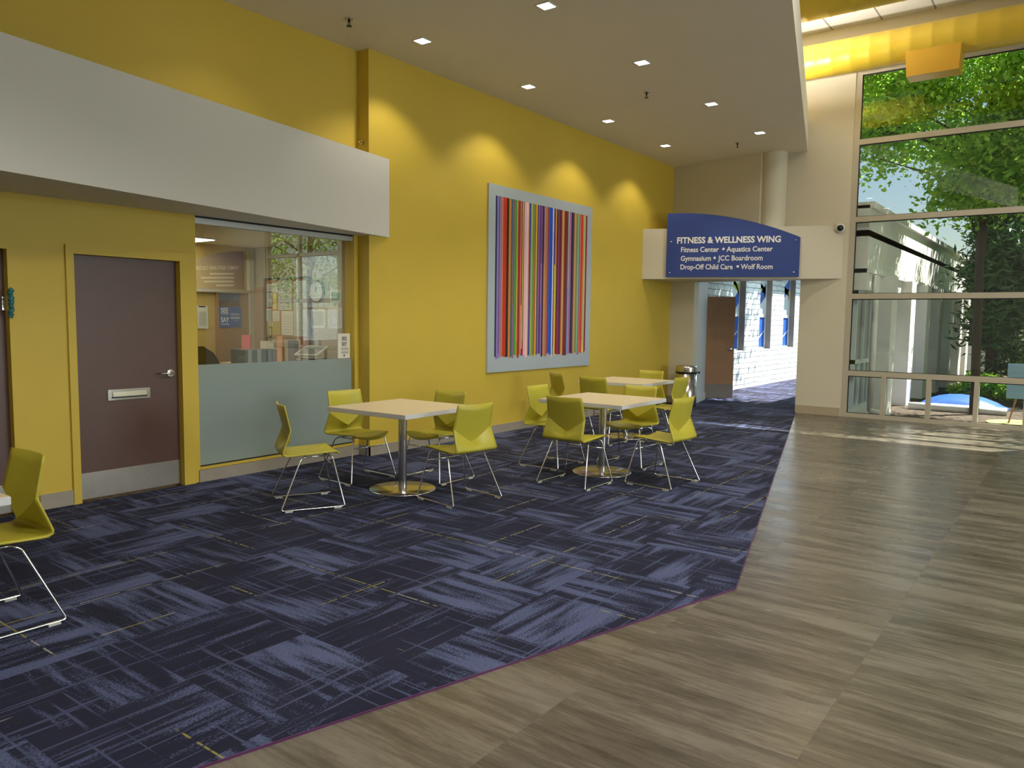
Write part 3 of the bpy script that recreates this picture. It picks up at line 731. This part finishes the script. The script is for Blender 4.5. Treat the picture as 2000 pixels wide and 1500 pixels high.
# ------------------------------------------------------------ tables
def table(x, y, label, grp='square cafe tables', rz=0):
    t = thing('cafe_table', label, 'table', (x, y, .006), rz, grp)
    tp = box('tabletop', -.465, .465, -.465, .465, .708, .745, M['edge'], t, .003)
    box('laminate', -.462, .462, -.462, .462, .7445, .7465, M['top'], tp)
    bm = bmesh.new(); lathe(bm, [(0, .0), (.295, .0), (.297, .006), (.29, .012), (.08, .018), (.045, .022), (0, .022)], 56); obj('base_plate', bm, M['steel'], t, True)
    bm = bmesh.new(); lathe(bm, [(.038, .02), (.038, .70)], 28); obj('pole', bm, M['steel'], t, True)
    bm = bmesh.new(); bx(bm, -.2, .2, -.02, .02, .69, .708); bx(bm, -.02, .02, -.2, .2, .69, .708); obj('top_bracket', bm, M['black'], t)
    return t
table(4.815, 4.80, 'square cream table in front of the office window', rz=.03)
table(6.65, 3.82, 'square cream table below and right of the painting, nearest the tile floor')
table(8.93, 4.78, 'square cream table farthest away, in front of the bin')
table(.83, 4.09, 'cream table cut off at the left edge of the photo')

# ------------------------------------------------------------ chairs
def shell_mesh():
    """one-piece shell: seat + backrest with a V shaped crease in the back and one in the seat front. chair faces +x"""
    bm = bmesh.new(); NU = 14
    def row(v, u):
        a = abs(u)
        zk = .508 + .125*a**1.1                # crease height
        xk = -.152 - .020*a                    # crease x
        def lerp(p, q, t): return tuple(p[i] + (q[i]-p[i])*t for i in range(3))
        top = (-.235 + .028*a*a, .192*u, .826 + .004*a); kn = (xk + .008*a*a, (.200)*u, zk)
        kn = (kn[0], (.200 + .012*(1-(zk-.508)/.125))*u, kn[2])
        bot = (-.238 + .012*a, .218*u, .462)
        c1 = (-.232 + .010*a, .219*u, .440); c2 = (-.205 + .006*a, .217*u, .428); c3 = (-.165, .214*u, .427)
        fold = (.085 + .115*a**1.1, .208*u, .447 - .004*(1-a)); lip = (.255 - .058*a*a, .205*u*(1-.02*a), .402 + .034*a*a)
        if v < 5: return lerp(top, kn, v/5)
        if v < 8: return lerp(kn, bot, (v-5)/3)
        if v == 8: return bot
        if v == 9: return c1
        if v == 10: return c2
        if v == 11: return c3
        if v < 16: return lerp(c3, fold, (v-11)/5)
        if v == 16: return fold
        return lerp(fold, lip, (v-16)/3)
    NV = 20; g = [[bm.verts.new(row(v, -1+2*i/NU)) for i in range(NU+1)] for v in range(NV)]
    for v in range(NV-1):
        for i in range(NU): bm.faces.new((g[v][i], g[v][i+1], g[v+1][i+1], g[v+1][i]))
    # round the two outer corners of the top and the lip slightly
    bmesh.ops.recalc_face_normals(bm, faces=bm.faces[:])
    for f in bm.faces: f.smooth = True
    bm.edges.ensure_lookup_table()
    for i in range(NU):
        for v in (5, 16):
            e = bm.edges.get((g[v][i], g[v][i+1]))
            if e: e.smooth = False
    bmesh.ops.solidify(bm, geom=bm.faces[:], thickness=.010)
    return bm
def make_chair():
    t = thing('cafe_chair', '', 'chair', (0, 0, .006))
    s = obj('shell', shell_mesh(), M['shell'], t, True)
    for e in s.data.edges:
        pass
    for sg in (-1, 1):
        bm = bmesh.new(); r = .0062
        pts = [(.165, .165*sg, .405), (.20, .195*sg, .33), (.245, .262*sg, .030), (.25, .264*sg, .0155), (-.25, .264*sg, .0155), (-.245, .262*sg, .030), (-.085, .205*sg, .385), (-.06, .175*sg, .412), (.14, .175*sg, .417), (.165, .165*sg, .405)]
        path = rounded([(.15, .17*sg, .414), (.168, .185*sg, .405), (.248, .264*sg, .014), (-.248, .264*sg, .014), (-.085, .195*sg, .395), (-.05, .17*sg, .413), (.15, .17*sg, .416)], .018, 4)
        tube(bm, path, r, 10); obj('sled_leg', bm, M['chrome'], t, True)
        for x in (-.19, .19): box('glide', x-.028, x+.028, .264*sg-.009, .264*sg+.009, 0, .012, M['clear'], t)
    bm = bmesh.new(); tube(bm, [(.183, -.200, .33), (.183, .200, .33)], .0058); obj('crossbar', bm, M['chrome'], t, True)
    bm = bmesh.new(); tube(bm, [(-.04, -.17, .416), (-.04, .17, .416)], .006); tube(bm, [(.13, -.17, .418), (.13, .17, .418)], .006); obj('seat_support', bm, M['chrome'], t, True)
    return t
proto = make_chair(); used = []
def chair(x, y, deg, label):
    if not used: r = proto; used.append(1)
    else:
        r = proto.copy(); C.objects.link(r)
        for ch in proto.children:
            c = ch.copy(); C.objects.link(c); c.parent = r
    r.location = (x, y, .006); r.rotation_euler = (0, 0, math.radians(deg)); r['label'] = label; r['category'] = 'chair'; r['group'] = 'olive yellow shell chairs'
chair(3.95, 5.03, -28, 'yellow-green shell chair left of the nearest full table, seen from behind its side')
chair(4.86, 5.44, -94, 'yellow-green shell chair between the first table and the office window')
chair(5.36, 4.89, 180, 'yellow-green shell chair right behind the first table, its seat facing left')
chair(4.86, 4.17, 80, 'yellow-green shell chair in front right of the first table, its back to us')
chair(6.02, 3.75, 0, 'yellow-green shell chair at the front left of the middle table, back to us')
chair(6.66, 4.43, -90, 'yellow-green shell chair on the wall side of the middle table')
chair(7.21, 3.80, 180, 'yellow-green shell chair behind the middle table, facing the camera')
chair(6.56, 3.11, 85, 'yellow-green shell chair right of the middle table, nearest the tile floor')
chair(8.60, 5.47, -30, 'yellow-green shell chair at the far table closest to the painting, turned edge on')
chair(8.32, 4.82, 0, 'yellow-green shell chair on the near side of the far table, back to us')
chair(9.58, 4.86, 180, 'yellow-green shell chair behind the far table, nearest the end wall')
chair(8.92, 4.20, 88, 'yellow-green shell chair right of the far table in front of the bin')
chair(1.39, 4.23, 180, 'yellow-green shell chair cut off at the lower left edge')

# ------------------------------------------------------------ bin
t = thing('trash_can', 'round stainless steel bin beside the wing entrance', 'bin', (12.97, 5.74, .006))
bm = bmesh.new(); lathe(bm, [(0, 0), (.185, 0), (.19, .01), (.19, .615), (0, .615)], 40); obj('body', bm, M['steel'], t, True)
bm = bmesh.new(); lathe(bm, [(.191, .600), (.197, .604), (.197, .622), (.191, .626)], 40); obj('rim_band', bm, M['black'], t, True)
bm = bmesh.new(); lathe(bm, [(.188, .626), (.190, .70), (.185, .725), (.15, .735), (0, .737)], 40); obj('lid', bm, M['steel'], t, True)
bm = bmesh.new(); tube(bm, [(.06, -.20, .61), (.075, -.225, .61)], .022, 12); tube(bm, [(-.02, -.19, .61), (.06, -.21, .61)], .008); obj('lid_hinge', bm, M['black'], t, True)

# ------------------------------------------------------------ corridor beyond the entry
struct(poly('floor_corridor', [(13.3, 3.89), (13.45, 3.0), (26, 3.0), (26, 6.6), (13.45, 6.6), (13.3, 5.78)], -.12, .003, M['carpet']))
struct(poly('wall_corridor_left', [(13.5, 5.78), (14.28, 5.93), (14.28, 6.9), (13.5, 6.9)], 0, 2.9, M['bluepaint']))
struct(boxes('baseboard_corridor', [(13.5, 14.28, 5.74, 5.77, 0, .001)], M['bluepaint']))
bm = bmesh.new(); prism(bm, [(13.5, 5.765), (14.29, 5.915), (14.29, 5.93), (13.5, 5.78)], .003, .14); o = bpy.data.objects['baseboard_corridor']; bm.to_mesh(o.data); bm.free()
# stone wall with recessed windows
sw = [(14.28, 26, 6.3, 6.7, 0, .88), (14.28, 26, 6.3, 6.7, 2.95, 3.3)]
wx = [(16.60, 17.38), (18.38, 19.22), (20.20, 21.12), (22.1, 23.0)]
px = 14.28
for a_, b_ in wx: sw.append((px, a_, 6.3, 6.7, .88, 2.95)); px = b_
sw.append((px, 26, 6.3, 6.7, .88, 2.95))
struct(boxes('wall_corridor', sw, M['stone']))
struct(boxes('ceiling_corridor', [(13.5, 15.6, 2.9, 6.6, 2.95, 3.05), (15.6, 26, 2.9, 3.6, 2.95, 3.05), (15.6, 26, 5.9, 6.6, 3.3, 3.4)], M['bluepaint']))
artc = [(.02, .10, .45), (.30, .36, .03), (.62, .20, .05), (.02, .10, .45), (.55, .62, .66), (.45, .03, .06)]
am = [plain('art_%d' % i, c, .5) for i, c in enumerate(artc)]
for k, (a_, b_) in enumerate(wx):
    t = thing('art_panel', '%s recessed window with blue, green and orange art in the stone wall' % ordn[k], 'art panel', (a_, 6.445, .88), 0, 'art panels in the stone wall')
    wd = b_-a_; bm = bmesh.new()
    random.seed(30+k)
    bx(bm, .04, wd-.04, 0, .03, .04, .78, 0); bx(bm, .04, wd-.04, 0, .03, .86, 2.03, 4)
    obj('panel', bm, am, t)
    bm = bmesh.new()
    def ribbon(pts, w0, mi):
        vs = []
        for x_, z_ in pts: vs.append((bm.verts.new((x_, -.004, z_-w0/2)), bm.verts.new((x_, -.004, z_+w0/2)), bm.verts.new((x_, 0, z_-w0/2)), bm.verts.new((x_, 0, z_+w0/2))))
        for A, B_ in zip(vs, vs[1:]):
            for q in ((A[0], B_[0], B_[1], A[1]), (A[1], B_[1], B_[3], A[3]), (A[2], A[0], B_[0], B_[2])):
                bm.faces.new(q).material_index = mi
    xs_ = [.05+(wd-.1)*i/10 for i in range(11)]
    ribbon([(x_, .95+.22*k % .5+.3*(i/10)**2) for i, x_ in enumerate(xs_)], .30, 0)
    ribbon([(x_, 1.45+.35*(1-i/10)**2) for i, x_ in enumerate(xs_)], .16, 1)
    ribbon([(x_, 1.25+.30*math.sin(i/10*3)) for i, x_ in enumerate(xs_)], .10, 2)
    ribbon([(x_, 1.92-.10*(i/10)) for i, x_ in enumerate(xs_)], .06, 5)
    ribbon([(x_, .10+.35*(i/10)) for i, x_ in enumerate(xs_)], .03, 4)
    obj('painted_ribbons', bm, am, t)
    bm = bmesh.new()
    for b in ((0, wd, -.02, .05, 0, .04), (0, wd, -.02, .05, 2.03, 2.07), (0, .04, -.02, .05, .04, 2.03), (wd-.04, wd, -.02, .05, .04, 2.03), (.04, wd-.04, -.02, .04, .78, .86)): bx(bm, *b)
    obj('frame', bm, M['bluepaint'], t)
jb = bmesh.new()
for a_, b_ in wx: bx(jb, b_-.03, b_+.0, 6.29, 6.425, .885, 2.945)
struct(obj('trim_3', jb, M['greystone']))
# open door leaf of the corridor
t = thing('open_door', 'open tan wooden door leaf in the wing entrance', 'door', (14.965, 5.63, .012), math.atan2(6.19-5.63, 14.30-14.965))
box('panel', 0, .86, -.022, .022, 0, 2.02, plain('tan_door_veneer', (.52, .30, .16), .45, var=.12, scale=4), t); box('kick_plate', .005, .855, .022, .025, .0, .28, M['base'], t)
box('kick_plate', .005, .855, -.025, -.022, .0, .28, M['base'], t)
for sg in (-1, 1):
    bm = bmesh.new(); tube(bm, [(.07, .022*sg, .98), (.07, .035*sg, .98)], .03, 16); tube(bm, rounded([(.07, .03*sg, .98), (.07, .07*sg, .98), (.18, .07*sg, .98)], .02), .011); obj('door_handle', bm, M['steel'], t, True)
area('corridor_fill', (18, 4.7, 2.9), 2.5, 60, (.72, .88, 1), sy=1.6)  # added cool fills without fixtures, standing in for daylight from above
area('corridor_fill', (22, 4.7, 2.9), 2.5, 60, (.72, .88, 1), sy=1.6)

def leaves(name, n, centre, rad, size, mat, parent, seed, shape='ball', clump=60):
    rnd = random.Random(seed); vs = []; fs = []
    cl = []
    for _ in range(clump):
        while True:
            p = Vector((rnd.uniform(-1, 1), rnd.uniform(-1, 1), rnd.uniform(-1, 1)))
            if p.length < 1: break
        if shape == 'cone': k = 1-(p.z+1)/2*.85; p = Vector((p.x*k, p.y*k, p.z))
        cl.append(Vector((p.x*rad[0], p.y*rad[1], p.z*rad[2])))
    cr = min(rad)*.42
    for i in range(n):
        c = rnd.choice(cl); d = Vector((rnd.gauss(0, 1), rnd.gauss(0, 1), rnd.gauss(0, .7)))*cr*.55
        p = Vector(centre) + c + d
        a = Vector((rnd.gauss(0, 1), rnd.gauss(0, 1), rnd.gauss(-.3, .6))).normalized(); b = a.cross(Vector((rnd.gauss(0, 1), rnd.gauss(0, 1), rnd.gauss(0, 1)))).normalized(); c_ = a.cross(b)
        s = size*rnd.uniform(.6, 1.25); wv = .30 if shape != 'cone' else .12
        k = len(vs)
        vs += [p - a*s*.5, p + b*s*wv + c_*s*.06, p + a*s*.5, p - b*s*wv + c_*s*.06]
        fs.append((k, k+1, k+2, k+3))
    me = bpy.data.meshes.new(name); me.from_pydata([tuple(v) for v in vs], [], fs); me.materials.append(mat)
    o = bpy.data.objects.new(name, me); C.objects.link(o); o.parent = parent; return o, cl
# ------------------------------------------------------------ wing outside (facade y=3.0)
wing = []
struct_b = thing('annex_wing', 'sunlit pale wing with pilasters and tall windows outside the tall glass', 'building', (0, 0, 0))
pil = [14.9, 16.75, 18.6, 20.45, 22.3, 24.15, 25.7]; zb, zt = .0, 2.08
L = [(13.5, 26, 3.0-.001, 3.15, -.1, .10), (13.5, 26, 2.9, 3.15, zt, 3.45)]
obj_w = boxes('parapet_wall', L, M['stucco'], struct_b)
boxes('coping', [(13.5, 26, 2.85, 3.2, 2.36, 2.43), (13.5, 26, 2.84, 3.2, 3.40, 3.50), (25.9, 26, 3.15, 6.6, 0, 3.4)], M['stucco'], struct_b)
pf = 13.5
for k, x in enumerate(pil):
    boxes('pilaster', [(x-.24, x+.24, 2.72, 3.15, -.1, 2.36)], M['stucco'], struct_b)
    fm = bmesh.new(); a_, b_ = pf, x-.24
    for b in ((a_, b_, 3.02, 3.10, .10, .16), (a_, b_, 3.02, 3.10, .86, .93), (a_, b_, 3.02, 3.10, zt-.06, zt), (a_, a_+.05, 3.02, 3.10, .16, zt), (b_-.05, b_, 3.02, 3.10, .16, zt), ((a_+b_)/2-.025, (a_+b_)/2+.025, 3.02, 3.10, .93, zt)): bx(fm, *b)
    for q in (1/3, 2/3): bx(fm, a_+(b_-a_)*q-.02, a_+(b_-a_)*q+.02, 3.02, 3.10, .16, .86)
    wf = obj('window_frame', fm, M['bluepaint'], struct_b)
    boxes('pane', [(a_+.05, b_-.05, 3.055, 3.062, .16, .86), (a_+.05, b_-.05, 3.055, 3.062, .93, zt-.06)], M['tinted_glass'], wf)
    pf = x+.24
t = thing('downspout', 'pale downspout against the wing wall just outside the glass', 'downspout', (13.95, 2.84, -.06))
bm = bmesh.new(); tube(bm, [(0, 0, .12), (0, 0, 2.40)], .05, 12); obj('pipe', bm, M['stucco'], t, True)
bm = bmesh.new(); tube(bm, rounded([(0, 0, .2), (0, 0, .12), (.1, -.3, .06)], .05), .05, 12); obj('elbow', bm, M['stucco'], t, True)
# ground and planting
struct(boxes('floor_courtyard', [(13.45, 60, -30, 2.99, -.25, -.06), (26, 60, 2.99, 30, -.25, -.06)], M['mulch']))
bm = bmesh.new(); bmesh.ops.create_circle(bm, cap_ends=True, radius=5, segments=32)
for v in bm.verts: v.co.x *= .9
bmesh.ops.solidify(bm, geom=bm.faces[:], thickness=.02)
o = obj('lawn', bm, M['grass'], loc=(22.5, -3.8, -.055)); tag(o, 'shaded grass patch under the trees beyond the glass', 'grass', kind='stuff')
t = thing('tarp', 'bright blue tarp lying over a pale edging in the courtyard', 'tarp', (16.6, 1.80, -.06))
bm = bmesh.new(); random.seed(4); NX, NY = 16, 8; g = []
for i in range(NX+1):
    for j in range(NY+1):
        u, v = i/NX*2-1, j/NY*2-1
        h = .24*max(0, (1-abs(u)**3))*max(0, 1-abs(v)**2.5)+random.uniform(0, .03); g.append(bm.verts.new((u*.55, v*.75, h+.02)))
for i in range(NX):
    for j in range(NY): bm.faces.new([g[k] for k in (i*(NY+1)+j, (i+1)*(NY+1)+j, (i+1)*(NY+1)+j+1, i*(NY+1)+j+1)])
obj('cover', bm, plain('tarp_blue', (.02, .10, .60), .4), t, True)
bm = bmesh.new(); tube(bm, rounded([(-.62, .78, .06), (-.66, 0, .07), (-.60, -.78, .06)], .3, 6), .075, 10); obj('edging', bm, plain('edging_white', (.6, .6, .6), .6), t, True)
# sandwich board on a mat outside right
t = thing('easel_sign', 'blue board on a wooden easel standing on a yellow-green mat outside', 'easel', (14.75, .72, -.06))
bm = bmesh.new(); lathe(bm, [(0, 0), (.5, 0), (.5, .02), (0, .022)], 32); obj('mat', bm, plain('mat_yellowgreen', (.35, .36, .10), .8, var=.2, scale=10), t)
for a_, b_ in (((-.15, -.18, .02), (0, 0, .95)), ((-.15, .18, .02), (0, 0, .95)), ((.3, 0, .02), (0, 0, .95))):
    bm = bmesh.new(); tube(bm, [a_, b_], .014, 8); obj('leg', bm, M['wood'], t)
bm = bmesh.new(); bx(bm, -.10, -.08, -.24, .24, .42, .98); o = obj('board', bm, plain('board_blue', (.25, .42, .55), .5), t); 
# far stone building and trees
t = thing('far_building', 'pale stone building partly hidden behind the trees', 'building', (31, -4, -.06))
box('wall', 0, 4, -9, 9, 0, 3.6, M['stucco'], t)
boxes('roof', [(-.4, 4.4, -9.4, 9.4, 3.6, 3.9)], M['greystone'], t)
for k in range(6): 
    f_ = box('window', -.03, 0, -7.6+k*2.7, -6.2+k*2.7, .9, 2.6, M['dark'], t)

def tree(x, y, h, rad, n, label, mat='leaf', size=.14, seed=1, shape='ball', lo=None, trunk=.11):
    t = thing('tree', label, 'tree', (x, y, -.06), 0, 'trees outside the glass')
    cz = h - rad[2]
    o, cl = leaves('foliage', n, (0, 0, cz), rad, size, M[mat], t, seed, shape)
    bm = bmesh.new(); rnd = random.Random(seed)
    tube(bm, [(0, 0, 0), (rnd.uniform(-.08, .08), rnd.uniform(-.08, .08), cz*.5), (0, 0, cz), (0, 0, h-.4)], [trunk, trunk*.85, trunk*.6, trunk*.2], 10)
    obj('trunk', bm, M['bark'], t, True)
    bm = bmesh.new()
    for c in cl[:22]:
        z0 = max(.4*cz, cz + c.z - 1.0); tube(bm, [(0, 0, z0), (c.x*.5, c.y*.5, (z0+cz+c.z)/2+.1), (c.x, c.y, cz+c.z)], [trunk*.35, trunk*.22, .01], 6)
    obj('branches', bm, M['bark'], t, True)
    return t
tree(15.8, 1.5, 8.1, (1.4, 2.6, 2.2), 34000, 'broad green tree closest behind the tall glass, filling its upper panes', seed=1, trunk=.08, size=.12)
tree(18.2, 6.9, 9.3, (2.2, 3.4, 2.5), 22000, 'green tree whose crown rises over the wing roof at the left', seed=2)
tree(16.4, -4.2, 10.2, (2.0, 2.1, 3.8), 18000, 'green tree right of the tall window view', seed=3)
tree(24.0, -1.5, 10.5, (2.6, 3.4, 3.9), 22000, 'tall green tree farther back behind the nearest one', seed=4, size=.21)
tree(19.3, 1.55, 5.4, (.95, .95, 2.6), 13000, 'dark conifer with low branches in the middle of the tall window', 'leafdark', .22, 5, 'cone', trunk=.13)
tree(21.2, -.9, 4.8, (1.4, 1.4, 2.4), 12000, 'dark shrubby evergreen low on the right behind the glass', 'leafdark', .22, 6, 'ball')
tree(17.0, -8.4, 8.5, (2.3, 2.2, 3.2), 10000, 'green tree outside the second bay of tall glass', seed=7)
tree(24.5, -8.0, 10.5, (3, 2.8, 4), 9000, 'tall far green tree outside the second bay of glass', seed=8, size=.22)
tree(22.3, .6, 6.2, (1.4, 1.2, 2.9), 9000, 'mid green tree hiding the far end of the wing', seed=9, size=.2)
for i, (x, y, r) in enumerate(((18.0, 1.7, .5), (18.1, .4, .6), (19.6, -.2, .6))):
    t = thing('shrub', ['low shrub beyond the blue tarp', 'low shrub in front of the far building', 'low shrub at the foot of the conifer'][i], 'shrub', (x, y, -.06))
    leaves('foliage', 1500, (0, 0, r*.6), (r, r, r*.7), .12, M['leaf'], t, 40+i, clump=14)
    bm = bmesh.new(); tube(bm, [(0, 0, 0), (0, 0, r*.7)], .03, 8); obj('stem', bm, M['bark'], t)
